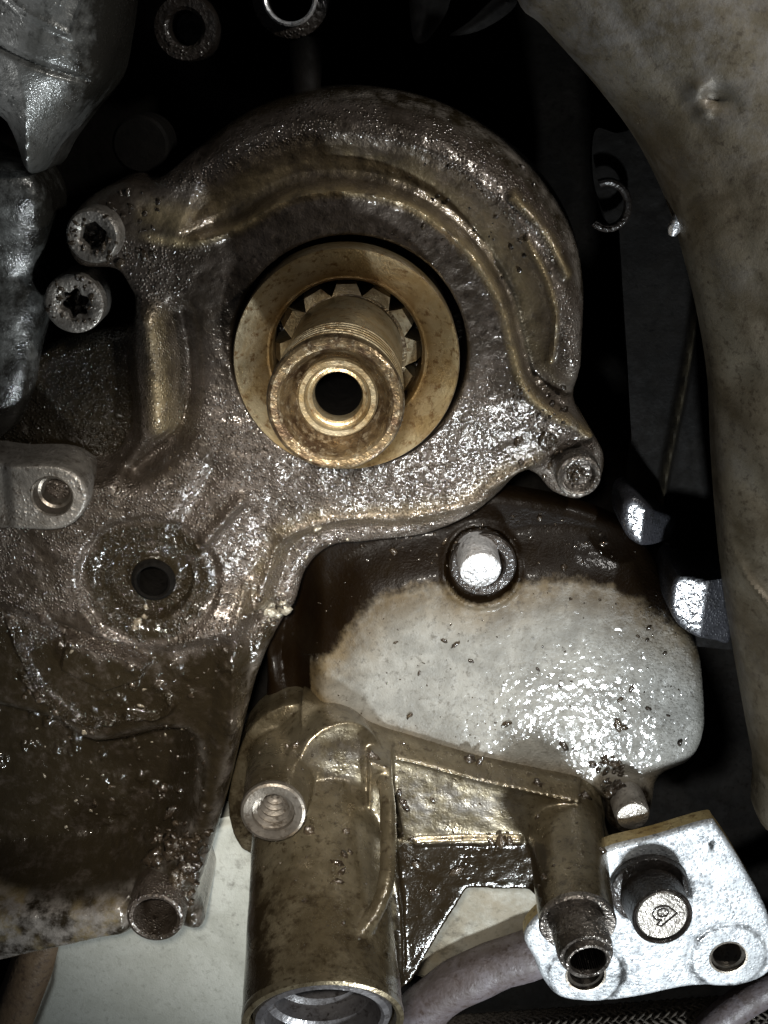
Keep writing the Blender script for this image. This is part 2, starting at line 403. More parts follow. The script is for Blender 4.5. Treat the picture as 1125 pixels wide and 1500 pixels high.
# ------------------------------------------------------------------ the dark engine block behind everything
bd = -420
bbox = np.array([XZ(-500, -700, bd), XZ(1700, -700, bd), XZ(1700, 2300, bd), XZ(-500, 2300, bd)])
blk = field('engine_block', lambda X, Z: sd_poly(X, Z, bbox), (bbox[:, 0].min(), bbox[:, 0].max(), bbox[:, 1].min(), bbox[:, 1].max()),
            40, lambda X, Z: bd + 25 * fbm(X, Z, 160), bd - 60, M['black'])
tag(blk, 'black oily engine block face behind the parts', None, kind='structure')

# ------------------------------------------------------------------ oil pump housing
CR = XZ(512, 520, 0)                              # crank axis on the front plane
pump_out = poly([(-60, 560), (40, 520), (100, 500), (188, 480), (190, 420), (172, 392), (120, 385), (100, 340), (130, 290), (185, 262), (232, 262), (290, 215),
                 (360, 165), (450, 135), (540, 130), (640, 150), (735, 200), (805, 265), (845, 335), (860, 420), (852, 510), (845, 590), (870, 640), (892, 680),
                 (886, 720), (855, 745), (815, 735), (790, 708), (765, 700), (738, 732), (690, 770), (620, 798), (540, 808), (482, 816),
                 (446, 850), (428, 900), (393, 960), (366, 1030), (333, 1165), (300, 1280), (288, 1320), (297, 1362), (275, 1372), (180, 1372), (100, 1388), (0, 1410), (-60, 1418)], -35, 5)
hole_c = XZ(228, 1341, 0); plug_c = XZ(216, 856, 0)
def pump_sdf(X, Z):
    d = sd_poly(X, Z, pump_out)
    d = np.maximum(d, -sd_circ(X, Z, CR, 166))
    d = np.maximum(d, -sd_circ(X, Z, hole_c, 36))
    return np.maximum(d, -sd_circ(X, Z, XZ(223, 853, -20), 24))
lipA = poly([(250, 352), (298, 349), (350, 331), (420, 291), (500, 278), (600, 300), (680, 360), (728, 430), (748, 500), (766, 562), (806, 604), (860, 640), (930, 760), (500, 1500), (-200, 1500), (-200, 300), (120, 330)], -10, 5)
lowB = poly([(-120, 420), (60, 470), (190, 420), (196, 500), (203, 570), (203, 640), (165, 690), (110, 690), (50, 680), (-120, 690)], -40, 4)
cres = poly([(258, 466), (270, 530), (267, 600), (245, 652), (190, 698)], 0, 5, closed=False)
bulge = poly([(222, 470), (231, 540), (238, 620)], -5, 5, closed=False)
ridge = poly([(352, 736), (322, 770), (292, 806)], 5, 4, closed=False)
vale = poly([(312, 690), (285, 740), (255, 790)], 0, 4, closed=False)
bevC = poly([(776, 688), (706, 742), (600, 768), (505, 768), (435, 785), (402, 812), (386, 860), (370, 900), (340, 935), (200, 1700), (-900, 1700), (-900, -500), (1700, -500), (1500, 300)], 0, 4)
lowL = poly([(-120, 905), (60, 905), (150, 935), (240, 945), (330, 930), (420, 905), (470, 1100), (400, 1500), (-120, 1500)], -20, 4)
panD = poly([(-120, 1035), (60, 1040), (140, 1078), (245, 1060), (290, 1080), (290, 1150), (262, 1230), (200, 1285), (110, 1308), (-120, 1300)], -70, 4)
plateR = poly([(98, 925), (170, 950), (214, 972), (205, 1000), (150, 1020), (84, 985)], -20, 0)
beads = [poly(p, -30, 5, closed=False) for p in ([(12, 915), (30, 965), (60, 1020), (115, 1062), (162, 1064)], [(185, 1052), (228, 1056), (250, 1040), (246, 1030)],
         [(70, 895), (95, 925), (170, 950), (214, 974)], [(30, 1000), (70, 1035), (100, 1050)])]
lowflange = poly([(-120, 1318), (0, 1322), (110, 1325), (185, 1318), (185, 1380), (100, 1400), (-120, 1440)], -40, 4)
armE = poly([(330, 930), (395, 945), (330, 1180), (290, 1330), (250, 1300), (300, 1120)], -40, 4)
def pump_h(X, Z):
    h = np.zeros(X.shape)
    s = sd_poly(X, Z, lipA)
    so = np.maximum(s, 0)
    prof = np.interp(so, [0, 4, 12, 24, 40, 58, 76, 92, 110, 130, 160, 220], [0, -9, -36, -42, -32, -14, -4, -10, -32, -64, -110, -150])
    fade = sst(0, 60, X - XZ(255, 350)[0])
    h = np.where(s > 0, prof * np.maximum(fade, sst(10, 120, so)), 0)
    h = h + 7 * gauss(s, 7) * fade
    # second fold on the right flank of the scroll
    fold = poly([(770, 350), (800, 410), (812, 470), (806, 530)], -20, 4, closed=False)
    h = h + 13 * gauss(sd_line(X, Z, fold), 4) * (s > 0)
    fold2 = poly([(752, 285), (800, 340), (830, 400)], -20, 4, closed=False)
    h = h + 16 * gauss(sd_line(X, Z, fold2), 7) * (s > 0)
    b = sd_poly(X, Z, lowB); h = h - 70 * sst(12, -22, b)
    c = sd_line(X, Z, cres); h = h - 40 * gauss(c, 17)
    c = sd_line(X, Z, bulge); h = h + 26 * gauss(c, 22)
    h = h + 15 * gauss(sd_line(X, Z, ridge), 9) - 9 * gauss(sd_line(X, Z, vale), 14)
    r = np.hypot(X - plug_c[0], Z - plug_c[1])
    h = h - 9 * sst(112, 98, r) - 5 * sst(90, 70, r) - 24 * sst(66, 60, r) + 8 * gauss(r - 30, 6)
    bv = sd_poly(X, Z, bevC)
    h = h - 26 * sst(0, 26, bv) + 4 * gauss(bv, 6)
    l = sd_poly(X, Z, lowL); h = h - 46 * sst(14, -26, l)
    h = h - 120 * sst(16, -64, sd_poly(X, Z, panD))
    h = h + 22 * sst(3, -5, sd_poly(X, Z, plateR))
    for q in beads:
        h = h + (15 + 9 * fbm(X, Z, 14, 3)) * gauss(sd_line(X, Z, q) + 2 * fbm(X, Z, 20, 2), 5)
    h = h + 20 * sst(8, -18, sd_poly(X, Z, lowflange))
    h = h + 14 * sst(10, -20, sd_poly(X, Z, armE))
    bb = XZ(848, 698, 0); h = h - 30 * sst(20, -10, sd_circ(X, Z, bb, 46)) * 0.4
    # the lower right of the face leans down towards the sump
    lean = np.maximum(0, (CR[1] - 120) - Z + 0.25 * (X - CR[0])) * sst(-330, -120, X - CR[0]) * sst(XZ(0, 960)[1], XZ(0, 850)[1], Z)
    h = h - 0.20 * np.minimum(lean, 170)
    # gritty lumps where sludge has dried
    g = sst(0.12, 0.6, fbm(X, Z, 22, 3)) * sst(0.0, 0.4, fbm(X + 300, Z, 150, 2))
    h = h + 7 * g * sst(-40, 20, np.where(Z < XZ(0, 880)[1], 20, -40)) + 2.6 * fbm(X, Z, 60, 3) + 1.6 * fbm(X, Z, 12, 3)
    # rounded outer edge
    e = -sd_poly(X, Z, pump_out)
    R = 26.0; t = np.clip(1 - e / R, 0, 1); h = h - R * (1 - np.sqrt(np.maximum(1 - t * t, 0)))
    e = sd_circ(X, Z, CR, 166); t = np.clip(1 - e / 4, 0, 1); h = h - 4 * t * t
    return h
def pump_dark(X, Z):
    ll = sst(14, -60, sd_poly(X, Z, lowL)) * 0.55
    b = sst(10, -40, sd_poly(X, Z, lowB)) * 0.8
    r = np.hypot(X - plug_c[0], Z - plug_c[1])
    ring = sst(125, 80, r) * 0.6
    so = np.maximum(sd_poly(X, Z, lipA), 0)
    top = sst(95, 130, so) * 0.7  # scroll darkened towards its outer edge
    return np.clip(np.maximum.reduce([ll, b, ring, top]) + 0.1, 0, 1)
def pump_bare_lit(X, Z):  # painted light on valley, lip, bulge and folds; flange patches are rubbed metal
    s = sd_poly(X, Z, lipA)
    v = 0.55 * gauss(s - 34, 20) * sst(XZ(0, 640)[1], XZ(0, 420)[1], Z) + 0.9 * gauss(s, 6)
    v = np.maximum(v, 0.7 * gauss(sd_line(X, Z, bulge), 20)); v = np.maximum(v, 0.5 * sst(4, -10, sd_poly(X, Z, lowflange)) * sst(-0.1, 0.3, fbm(X, Z, 45, 3)))
    v = np.maximum(v, 0.22 * gauss(sd_line(X, Z, bevC[:30]) - 10, 14))
    return np.clip(np.maximum(v, 0.8 * gauss(sd_line(X, Z, poly([(770, 350), (800, 410), (812, 470), (806, 530)], -20, 4, closed=False)), 4) + 0.8 * gauss(sd_line(X, Z, poly([(752, 285), (800, 340), (830, 400)], -20, 4, closed=False)), 6)) * np.maximum(sst(-1, 40, X - XZ(190, 400)[0]), sst(XZ(0, 1290)[1], XZ(0, 1310)[1], Z)), 0, 1)  # bright streaks painted along the two folds
def pump_dry(X, Z):
    r = np.hypot(X - CR[0], Z - CR[1]); s = sd_poly(X, Z, lipA)
    band = 0.85 * sst(250, 225, r) * sst(XZ(0, 640)[1], XZ(0, 560)[1], Z) + 0.8 * sst(0, 6, s) * sst(75, 60, s)
    bd_ = np.minimum.reduce([sd_line(X, Z, q_) for q_ in beads])
    return (1 - 0.9 * gauss(bd_, 12)) * np.clip(band + 0.35 * sst(XZ(0, 520)[1], XZ(0, 380)[1], Z) + 0.93 * sst(XZ(0, 930)[1], XZ(0, 990)[1], Z), 0, 0.93)
pump = thing('oil_pump_housing', (0, 30, 0), 'large brown oil-soaked cast housing round the central shaft opening', 'pump housing')
xs, zs = pump_out[:, 0], pump_out[:, 1]
field('housing_body', pump_sdf, (xs.min() - 6, xs.max() + 6, zs.min() - 6, zs.max() + 6), 2.6, pump_h, -230, M['pump'], pump, attrs={'oil': pump_dark, 'bare_lit': pump_bare_lit, 'dry': pump_dry, 'worn_lit': lambda X, Z: sst(4, -12, sd_poly(X, Z, lowflange)) + 0.6 * gauss(sd_poly(X, Z, pump_out) + 10, 10) * sst(XZ(0, 930)[1], XZ(0, 800)[1], Z) * sst(XZ(420, 0)[0], XZ(520, 0)[0], X) + 0.35 * gauss(sd_poly(X, Z, panD) - 4, 9) + 0.5 * gauss(sd_poly(X, Z, pump_out) + 8, 9) * sst(XZ(0, 960)[1], XZ(0, 990)[1], Z)}, sharp=50)  # pocket rim and lower lip lightened as painted light, the rest is wear
# bore wall, plug hole and lower threaded eye
c0 = np.array([CR[0], 0, CR[1]])
lathe('bore_wall', [(168, -2), (166, -10), (165, -150), (60, -152)], c0, (0, -1, 0), M['dark'], pump, 96)
pc = P(223, 853, -20)
lathe('plug_hole', [(34, -10), (31, -3), (27, 0), (24, -3), (23, -60), (23, -200), (1, -201)], pc, (0, -1, 0), M['black'], pump, 48)  # black colour stands in for the dark inside the hole
hc = np.array([hole_c[0], 10, hole_c[1]])
lathe('bolt_eye', [(49, -120), (49, 8), (46, 15), (42, 17), (37, 15), (34, 8), (33, -30), (32, -110), (1, -112)], hc, (0, -1, 0), M['pump'], pump, 64)
# crumbs of sludge and casting flakes
sp = []
def scatter(n, xr, yr, rr, fl=0.5, hf=pump_h, up=0.2, test=None):
    px = RNG.uniform(*xr, n); py = RNG.uniform(*yr, n); q = P(px, py, -30)
    h = hf(q[:, 0], q[:, 2]); k = np.ones(n, bool) if test is None else test(q[:, 0], q[:, 2])
    out = []
    for i in range(n):
        if not k[i]: continue
        r = RNG.uniform(*rr) * (0.6 + RNG.random() ** 3)
        out.append((q[i, 0], -h[i] - r * up, q[i, 2], r, fl))
    return out
ptest = lambda X, Z: pump_sdf(X, Z) < -8
sp += scatter(120, (0, 320), (1060, 1290), (1.2, 4), test=ptest)
sp += scatter(70, (30, 330), (900, 1060), (1.5, 4), test=ptest)
sp += scatter(110, (215, 305), (1215, 1335), (4, 11), 0.9, test=ptest)
sp += scatter(60, (270, 420), (870, 960), (2, 5), test=ptest)
sp += scatter(60, (120, 300), (640, 800), (1.2, 3), test=ptest)
sp += scatter(36, (750, 830), (560, 720), (2, 6), test=ptest)
sp += scatter(60, (600, 850), (180, 420), (1.5, 3.5), test=ptest)
sp += scatter(40, (160, 240), (255, 400), (2, 5), test=ptest)
blobs('grime_crumbs', sp, M['grime'], pump)
sp = scatter(16, (10, 320), (1040, 1280), (1.5, 5), 0.25, test=ptest) + scatter(7, (70, 260), (900, 1060), (2, 5), 0.3, test=ptest) + scatter(12, (420, 560), (775, 830), (1.5, 4), 0.2, test=ptest) + scatter(14, (380, 420), (890, 935), (3, 8), 0.4, test=ptest)
for px, py, r in ((205, 905, 7), (213, 900, 6), (200, 912, 5), (212, 893, 4)):
    q = P(px, py, -30); sp.append((q[0], -pump_h(q[None, 0], q[None, 2])[0], q[2], r, 0.5))
blobs('pale_flakes', sp, M['flake'], pump)

# ------------------------------------------------------------------ seal ring, drive gear and crankshaft snout on one axis
cz = CR[1]
def depth_for(py, z):                             # depth at which height z on the axis is seen at photo row py
    lo, hi = -200, 700
    for _ in range(50):
        mid = (lo + hi) / 2
        if proj((CR[0], -mid, z))[1] < py: lo = mid
        else: hi = mid
    return mid
dR = 36.0
rc = P(507.5, 530, dR); rc[2] = rc[2]
kr = scale_at(rc)
ring = lathe('seal_ring', [(a_ * kr * 1.032, b_) for a_, b_ in [(161, -120), (161, -3), (159.5, 0)] + [(156 - 1.5 * i, -2.5 - 1.25 * i + 0.3 * (i % 2)) for i in range(28)] + [(113, -36), (110, -39), (109, -44), (109, -120)]], rc, (0, -1, 0), M['gold'], None, 128, attrs={'film': lambda r, t: 0.95 * math.exp(-((r - 108) / 22) ** 2) + 0.4 * math.exp(-((r - 160) / 5) ** 2)})
tag(ring, 'wide gold-stained machined ring seated in the housing opening', 'seal ring')
gear = thing('drive_gear', (rc[0], 60, rc[2]), 'toothed steel gear half hidden inside the gold-stained ring', 'gear')
gd = -32.0
gc = np.array([rc[0] + 1, -gd, rc[2] - 2])
lathe('hub', [(85, -120), (85, 0), (83, 3), (70, 5)], gc, (0, -1, 0), M['snout'], gear, 72)
def tooth_mesh():
    # r, half width, depth
    V = []
    for r, hw, t in ((80, 21, -90), (80, 21, 0), (80, 21, 3), (106, 11, -90), (106, 11, -22), (97, 14, 0)):
        V += [(-hw, -t, r), (hw, -t, r)]
    Fs = [(4, 5, 11, 10), (10, 11, 9, 8), (8, 9, 7, 6), (0, 6, 8, 10), (0, 10, 4, 2), (1, 3, 5, 11), (1, 11, 9, 7), (0, 1, 7, 6)]
    return np.array(V, float), Fs
tv, tf = tooth_mesh()
for k in range(12):
    a = math.radians(92 - 31 + 30.0 * k) - math.pi / 2
    ca, sa = math.cos(a), math.sin(a)
    v = np.stack([tv[:, 0] * ca - tv[:, 2] * sa, tv[:, 1], tv[:, 0] * sa + tv[:, 2] * ca], -1) + gc
    make('tooth', v, tf, M['gold'], gear, sharp=20)
dS = depth_for(597, rc[2])
se = P(491, 592, dS); sb = np.array([rc[0], 60, rc[2]])
ax = se - sb; ks = scale_at(se)
snout = thing('crankshaft_snout', sb, 'hollow stepped steel shaft end with scaly brown rim and black centre hole', 'shaft')
def q(r): return r * ks
g = []
for i in range(6):
    t0 = -20 - i * 14
    g += [(q(99.5), t0), (q(99.5), t0 - 6), (q(93.5), t0 - 8), (q(93.5), t0 - 12)]
lathe('grooved_sleeve', [(q(96), -420), (q(96), -118), (q(94), -112)] + g[::-1] + [(q(98), -16)], se, ax, M['gold'], snout, 128, sharp=30)
lathe('shaft_body', [(q(97), -18), (q(101), -14), (q(102), -7), (q(99), -1), (q(95), 1), (q(86), 0.5), (q(82), -2), (q(78), -10), (q(66), -30), (q(60), -34), (q(50), -34)],
      se, ax, M['snout'], snout, 128, sharp=30)
cc = se + np.array([2, 0, 4]) * 1.0
lathe('inner_collar', [(q(60), -40), (q(60), -16), (q(57), -12), (q(50), -12), (q(48), -15), (q(45), -22), (q(42), -23), (q(38), -22), (q(36), -26), (q(35), -80)], cc, ax, M['gold'], snout, 96, sharp=30)
lathe('centre_hole', [(q(35), -40), (q(34), -46), (q(33), -260), (1, -262)], cc, ax, M['black'], snout, 64)

# ------------------------------------------------------------------ pale lower cover
cv_d = -95
cov_out = poly([(380, 860), (470, 770), (640, 735), (800, 745), (930, 790), (978, 855), (992, 905), (1024, 952), (1033, 1010), (1034, 1075), (1014, 1118), (968, 1143), (952, 1190), (925, 1216), (890, 1205), (872, 1160), (700, 1160), (420, 1110), (385, 1000)], cv_d, 5)
cb = XZ(706, 836, cv_d)
cov_line = poly([(380, 1000), (446, 975), (500, 928), (545, 870), (640, 846), (670, 858), (700, 868), (745, 858), (790, 842), (900, 852), (985, 905), (1200, 960), (1200, 300), (300, 300)], cv_d, 2)
leftE = poly([(455, 905), (440, 975), (440, 1040)], cv_d, 3, closed=False)
lobe = poly([(875, 1150), (905, 1138), (950, 1150), (952, 1190), (925, 1216), (890, 1205)], cv_d, 4)
def cov_h(X, Z):
    h = np.full(X.shape, float(cv_d))
    s = sd_poly(X, Z, cov_line)
    h = h - 46 * sst(14, -70, s)
    r = np.hypot(X - cb[0], Z - cb[1])
    h = h - 14 * sst(58, 50, r) + 5 * gauss(r - 60, 6) + 10 * sst(52, 20, r)
    h = h + 24 * sst(10, -12, sd_poly(X, Z, lobe))
    h = h - 60 * sst(34, -22, X - XZ(446, 980, cv_d)[0]) * sst(XZ(0, 780, cv_d)[1], XZ(0, 880, cv_d)[1], Z)
    h = h + 1.8 * fbm(X, Z, 120, 3) + 0.5 * fbm(X, Z, 10, 3)
    e = -sd_poly(X, Z, cov_out); R = 20.0; t = np.clip(1 - e / R, 0, 1)
    return h - R * (1 - np.sqrt(np.maximum(1 - t * t, 0)))
def cov_oil(X, Z):
    s = sd_poly(X, Z, cov_line)
    a = sst(52, -34, s) * 1.0
    r = np.hypot(X - cb[0], Z - cb[1]); a = np.maximum(a, sst(60, 52, r) * 0.9)
    a = np.maximum(a, sst(16, 0, X - XZ(446, 980, cv_d)[0]) * 1.0)
    a = np.maximum(a, sst(8, -8, sd_poly(X, Z, lobe)) * 0.62)
    return a
def cov_film(X, Z):
    s = sd_poly(X, Z, cov_line)
    z = Z - np.interp(X, [XZ(440, 1030, cv_d)[0], XZ(700, 1118, cv_d)[0], XZ(870, 1145, cv_d)[0]], [XZ(440, 1030, cv_d)[1], XZ(700, 1118, cv_d)[1], XZ(870, 1145, cv_d)[1]])
    return np.clip(1.15 * sst(110, 0, s) + 0.7 * sst(40, 2, z), 0, 1) * 0.95
cover = thing('lower_cover', (P(740, 1000, cv_d)), 'pale grey cast cover plate wet with oil below the brown housing', 'cover plate')
xs, zs = cov_out[:, 0], cov_out[:, 1]
field('cover_body', lambda X, Z: sd_poly(X, Z, cov_out), (xs.min() - 5, xs.max() + 5, zs.min() - 5, zs.max() + 5), 3.2, cov_h, cv_d - 90, M['cover'], cover, attrs={'oil': cov_oil, 'film': cov_film, 'dry': lambda X, Z: 0.9 * sst(1.0, 0.35, (X - XZ(560, 0, cv_d)[0]) / 420.0 + (XZ(0, 960, cv_d)[1] - Z) / 300.0)})
ctest = lambda X, Z: sd_poly(X, Z, cov_out) < -12
def cpt(px, py, r, fl=0.5):
    p = P(px, py, cv_d); return (p[0], -cov_h(p[None, 0], p[None, 2])[0] - r * 0.15, p[2], r, fl)
sp = [cpt(*a) for a in ((826, 1093, 7), (905, 1062, 9), (912, 1066, 6), (925, 1009, 5), (908, 1025, 5), (742, 1060, 6), (667, 944, 5), (690, 968, 4), (950, 1038, 4), (996, 1087, 5),
      (600, 1048, 5), (650, 938, 4), (614, 986, 3), (820, 1005, 3), (950, 920, 4), (974, 957, 3.5), (948, 937, 3), (805, 1142, 8), (815, 1146, 5))]
sp += scatter(120, (460, 1010), (880, 1130), (0.8, 2.2), 0.5, cov_h, test=ctest)
sp += scatter(60, (876, 925), (1140, 1205), (3, 7), 0.7, cov_h, test=ctest)
sp += scatter(90, (470, 980), (780, 860), (1.5, 4.5), 0.6, cov_h, test=ctest)
blobs('oil_crumbs', sp, M['grime'], cover)

# ------------------------------------------------------------------ tan cast bracket
def cyl(p0, r0, p1, r1, seg=48):
    p0 = np.asarray(p0); p1 = np.asarray(p1); L_ = np.linalg.norm(p1 - p0)
    return lathe_vf([(r0, 0), (r1, L_)], p0, p1 - p0, seg, cap0=True, cap1=True)
bA = P(462, 1130, -120); bE = P(473, 1497, 290); rE = 119 * scale_at(bE)
axB = (bE - bA) / np.linalg.norm(bE - bA)
tA = P(822, 1170, -140); tE = P(846, 1352, 130); rT = 56 * scale_at(tE)
axT = (tE - tA) / np.linalg.norm(tE - tA)
hA = P(418, 1110, -120); hE = P(401, 1190, 60)
axH = np.array([0.02, -1.0, 0.02])
def slope_vf(pts, back):
    n = len(pts); f = np.array([P(x, y, d) for x, y, d in pts]); b = f.copy(); b[:, 1] = -back
    Fs = [tuple(range(n)), tuple(range(2 * n - 1, n - 1, -1))] + [(i, n + i, n + (i + 1) % n, (i + 1) % n) for i in range(n)]
    return np.concatenate([f, b]), Fs
parts = [
    prism_vf(poly([(372, 1062), (445, 1030), (560, 1072), (700, 1114), (862, 1146), (888, 1215), (880, 1250), (700, 1240), (560, 1260), (380, 1260), (335, 1200), (345, 1120)], -90, 3), -180, -92),
    slope_vf([(440, 1024, -78), (560, 1072, -78), (560, 1108, -40), (440, 1062, -40)], -130),
    slope_vf([(556, 1071, -78), (704, 1115, -78), (704, 1147, -40), (556, 1107, -40)], -130),
    slope_vf([(700, 1114, -78), (852, 1146, -78), (852, 1180, -40), (700, 1146, -40)], -130),
    slope_vf([(572, 1108, -48), (704, 1143, -48), (700, 1230, -62), (590, 1230, -62)], -130),
    slope_vf([(700, 1142, -48), (830, 1172, -48), (810, 1230, -62), (696, 1230, -62)], -130),
    slope_vf([(560, 1230, -64), (690, 1229, -64), (686, 1303, -42), (600, 1303, -42)], -125),
    slope_vf([(686, 1229, -64), (776, 1228, -64), (784, 1305, -42), (680, 1303, -42)], -125),
    slope_vf([(768, 1228, -64), (850, 1240, -60), (880, 1326, -34), (806, 1334, -36), (776, 1305, -42)], -125),
    slope_vf([(560, 1290, -46), (688, 1296, -44), (650, 1358, -26), (602, 1440, 0), (540, 1480, 12)], -90),
    cyl(bA, rE * 0.86, bE, rE, 64),
    cyl(tA, rT * 1.12, tE, rT, 48),
    cyl(P(418, 1105, -120), 62, P(400, 1190, 128), 44.5 * scale_at(hE), 40),
    cyl(P(470, 1085, -120), 85, P(500, 1120, -10), 70, 40),
    tube_vf(spline3([P(556, 1108, -30), P(566, 1160, 40), P(569, 1230, 110), P(566, 1292, 175), P(548, 1340, 215), P(520, 1378, 250)], 5), 13, 12),
    prism_vf(poly([(540, 1105), (575, 1118), (577, 1250), (590, 1330), (592, 1420), (540, 1400)], 0, 0), -80, 20),
    tube_vf(np.array([P(605, 1234, -60), P(680, 1231, -58), P(765, 1230, -60)]), 7, 12),
]
bv, bf = cast_mesh(parts, 3.0, 16)
# open the bottom bore: push the end face in
rel = bv - bE; al = rel @ axB; rad = np.linalg.norm(rel - np.outer(al, axB), axis=1)
bv = bv + 0.0
X_, Z_ = bv[:, 0], bv[:, 2]
bv = bv + np.stack([fbm(X_, Z_ + bv[:, 1], 40, 3) * 1.2, fbm(X_ + 99, Z_, 30, 3) * 1.6, 0 * X_], -1)
keep = np.array([not (rad[list(f_)].max() < rE * 0.93 and al[list(f_)].min() > -30) for f_ in bf])
hC = P(400, 1190, 132); hx = (bv - hC) @ np.array([0.02, -1, 0.06]); hr = np.linalg.norm(bv - hC - np.outer(hx, [0.02, -1, 0.06]), axis=1)
keep &= np.array([not (hr[list(f_)].max() < 41 and hx[list(f_)].min() > -9) for f_ in bf])
bf2 = [f_ for f_, k_ in zip(bf, keep) if k_]
px_, py_ = np.array([proj(v) for v in bv[::1]]).T
web_shade = 0.55 * sst(1228, 1242, py_) * sst(572, 590, px_) * sst(820, 780, px_)  # shade of the lower web, put into the oil mask
oil_shade = np.clip(web_shade + 0.34 - 0.5 * gauss(py_ - 1180, 40) * sst(575, 600, px_) * sst(790, 720, px_) - 0.4 * gauss(np.hypot(px_ - 500, (py_ - 1110) * 1.3), 60) + 0.25 * sst(430, 360, px_) + 0.2 * sst(1250, 1330, py_) * sst(600, 560, px_) + 0.1 * sst(1210, 1240, py_) * sst(580, 600, px_), 0, 1)  # oil plus painted shade: column and web darker, lit panel and shoulder spared
bracket = thing('cast_bracket', P(600, 1250, -80), 'tan oily cast bracket with two forward tubes below the pale cover', 'bracket')
make('bracket_body', bv, bf2, M['bracket'], bracket, sharp=60, attrs={'oil': oil_shade * 0.9, 'worn_lit': np.clip(gauss(py_ - 1178, 36) * sst(575, 600, px_) * sst(800, 680, px_) + 0.8 * gauss(np.hypot(px_ - 500, (py_ - 1112) * 1.6), 55), 0, 1)})  # light put into the colour of the panel and left shoulder
lathe('bore_rim', [(rE * 0.99, -14), (rE * 1.004, -8), (rE * 1.0, 1), (rE * 0.95, 3.5), (rE * 0.91, 1), (rE * 0.89, -5), (rE * 0.885, -60), (rE * 0.8, -62)], bE, axB, M['bracket'], bracket, 96)
lathe('rubber_bush', [(rE * 0.86, -55), (rE * 0.86, -8), (rE * 0.83, -2), (rE * 0.76, 0), (rE * 0.72, -4), (rE * 0.70, -30), (rE * 0.62, -36), (rE * 0.60, -60), (rE * 0.50, -64), (rE * 0.48, -240), (1, -241)], bE - 2 * axB, axB, M['bush'], bracket, 96)
rH = 46 * scale_at(hE)
th = []
for i in range(5):
    t0 = -3 - i * 11
    th += [(rH * (0.64 - 0.08 * i), t0), (rH * (0.64 - 0.08 * i), t0 - 5), (rH * (0.50 - 0.08 * i), t0 - 7)]
lathe('threaded_boss', [(rH * 0.95, -14), (rH * 1.01, -5), (rH * 0.98, 0), (rH * 0.9, 1.5), (rH * 0.66, 0)] + th + [(1, -62)], P(400, 1190, 132), (0.02, -1, 0.06), M['thread'], bracket, 64, sharp=25)
sl = thing('dowel_sleeve', tE, 'short hollow steel sleeve sticking out of the right-hand bracket tube', 'sleeve')
sE = P(862, 1409, 205); rS = 33 * scale_at(sE)
LS = float(np.linalg.norm(sE - tE))
lathe('sleeve_wall', [(rS * 1.28, -LS - 8), (rS * 1.28, -22), (rS * 1.2, -12), (rS * 1.06, -9), (rS * 1.03, -3), (rS, 0), (rS * 0.92, 1), (rS * 0.84, -1), (rS * 0.8, -6), (rS * 0.78, -LS)], sE, sE - tE, M['bolt'], sl, 64, sharp=30)
lathe('sleeve_bore', [(rS * 0.8, -8), (rS * 0.78, -LS + 4), (1, -LS + 6)], sE, sE - tE, M['black'], sl, 48)
lathe('tube_face', [(rT * 1.0, -10), (rT * 1.02, -1), (rT * 0.97, 3), (rT * 0.6, 3.5), (rT * 0.5, 1)], tE + axT * 1.5, axT, M['bolt'], bracket, 64)
# crumbs on the bracket (nearest surface points)
sp = []
targets = [(612, 1270, 8), (668, 1280, 9), (632, 1310, 5), (640, 1312, 4), (735, 1232, 10), (722, 1234, 7), (748, 1230, 7), (690, 1110, 9), (702, 1113, 8), (452, 1214, 9), (510, 1216, 7), (430, 1092, 7), (420, 1090, 5),
           (590, 1180, 9), (585, 1165, 6), (632, 1175, 5), (495, 1262, 7), (500, 1275, 7), (498, 1290, 6), (505, 1250, 6), (515, 1245, 5), (550, 1105, 9), (445, 1318, 4), (505, 1350, 4), (600, 1230, 4), (862, 1165, 8), (790, 1145, 8), (885, 1245, 6), (795, 1285, 6), (785, 1195, 4)]
for _ in range(70): targets.append((RNG.uniform(370, 880), RNG.uniform(1080, 1380), RNG.uniform(1, 2.6)))
scr = np.stack([px_, py_], -1); dep = (bv - CAM) @ FWD
for tx, ty, r in targets:
    k = np.where(np.hypot(scr[:, 0] - tx, scr[:, 1] - ty) < 4)[0]
    if len(k) == 0: continue
    i = k[np.argmin(dep[k])]; sp.append((*(bv[i] - np.array([0, 1, 0]) * r * 0.1), r, 0.6))
blobs('oil_crumbs', sp, M['grime'], bracket)

# ------------------------------------------------------------------ bright mounting plate at lower right
pd = 10
pl_out = poly([(884, 1246), (960, 1226), (1036, 1204), (1052, 1212), (1085, 1262), (1122, 1330), (1136, 1390), (1128, 1424), (1085, 1445), (1010, 1446), (940, 1460), (880, 1468), (822, 1462), (798, 1440), (782, 1405), (768, 1370), (800, 1330), (850, 1280)], pd, 4)
h1 = XZ(1067, 1402, pd); h2 = XZ(858, 1428, pd)
def pl_sdf(X, Z):
    d = sd_poly(X, Z, pl_out); d = np.maximum(d, -sd_circ(X, Z, h1, 31)); return np.maximum(d, -sd_circ(X, Z, h2, 33))
def pl_h(X, Z):
    h = np.full(X.shape, float(pd)); 
    for c in (h1, h2):
        r = np.hypot(X - c[0], Z - c[1]); h = h - 1.2 * gauss(r - 66, 5) + 1.0 * sst(64, 60, r)
    h = h + 0.8 * fbm(X, Z, 60, 3)
    e = -sd_poly(X, Z, pl_out); t = np.clip(1 - e / 7, 0, 1)
    return h - 7 * (1 - np.sqrt(np.maximum(1 - t * t, 0)))
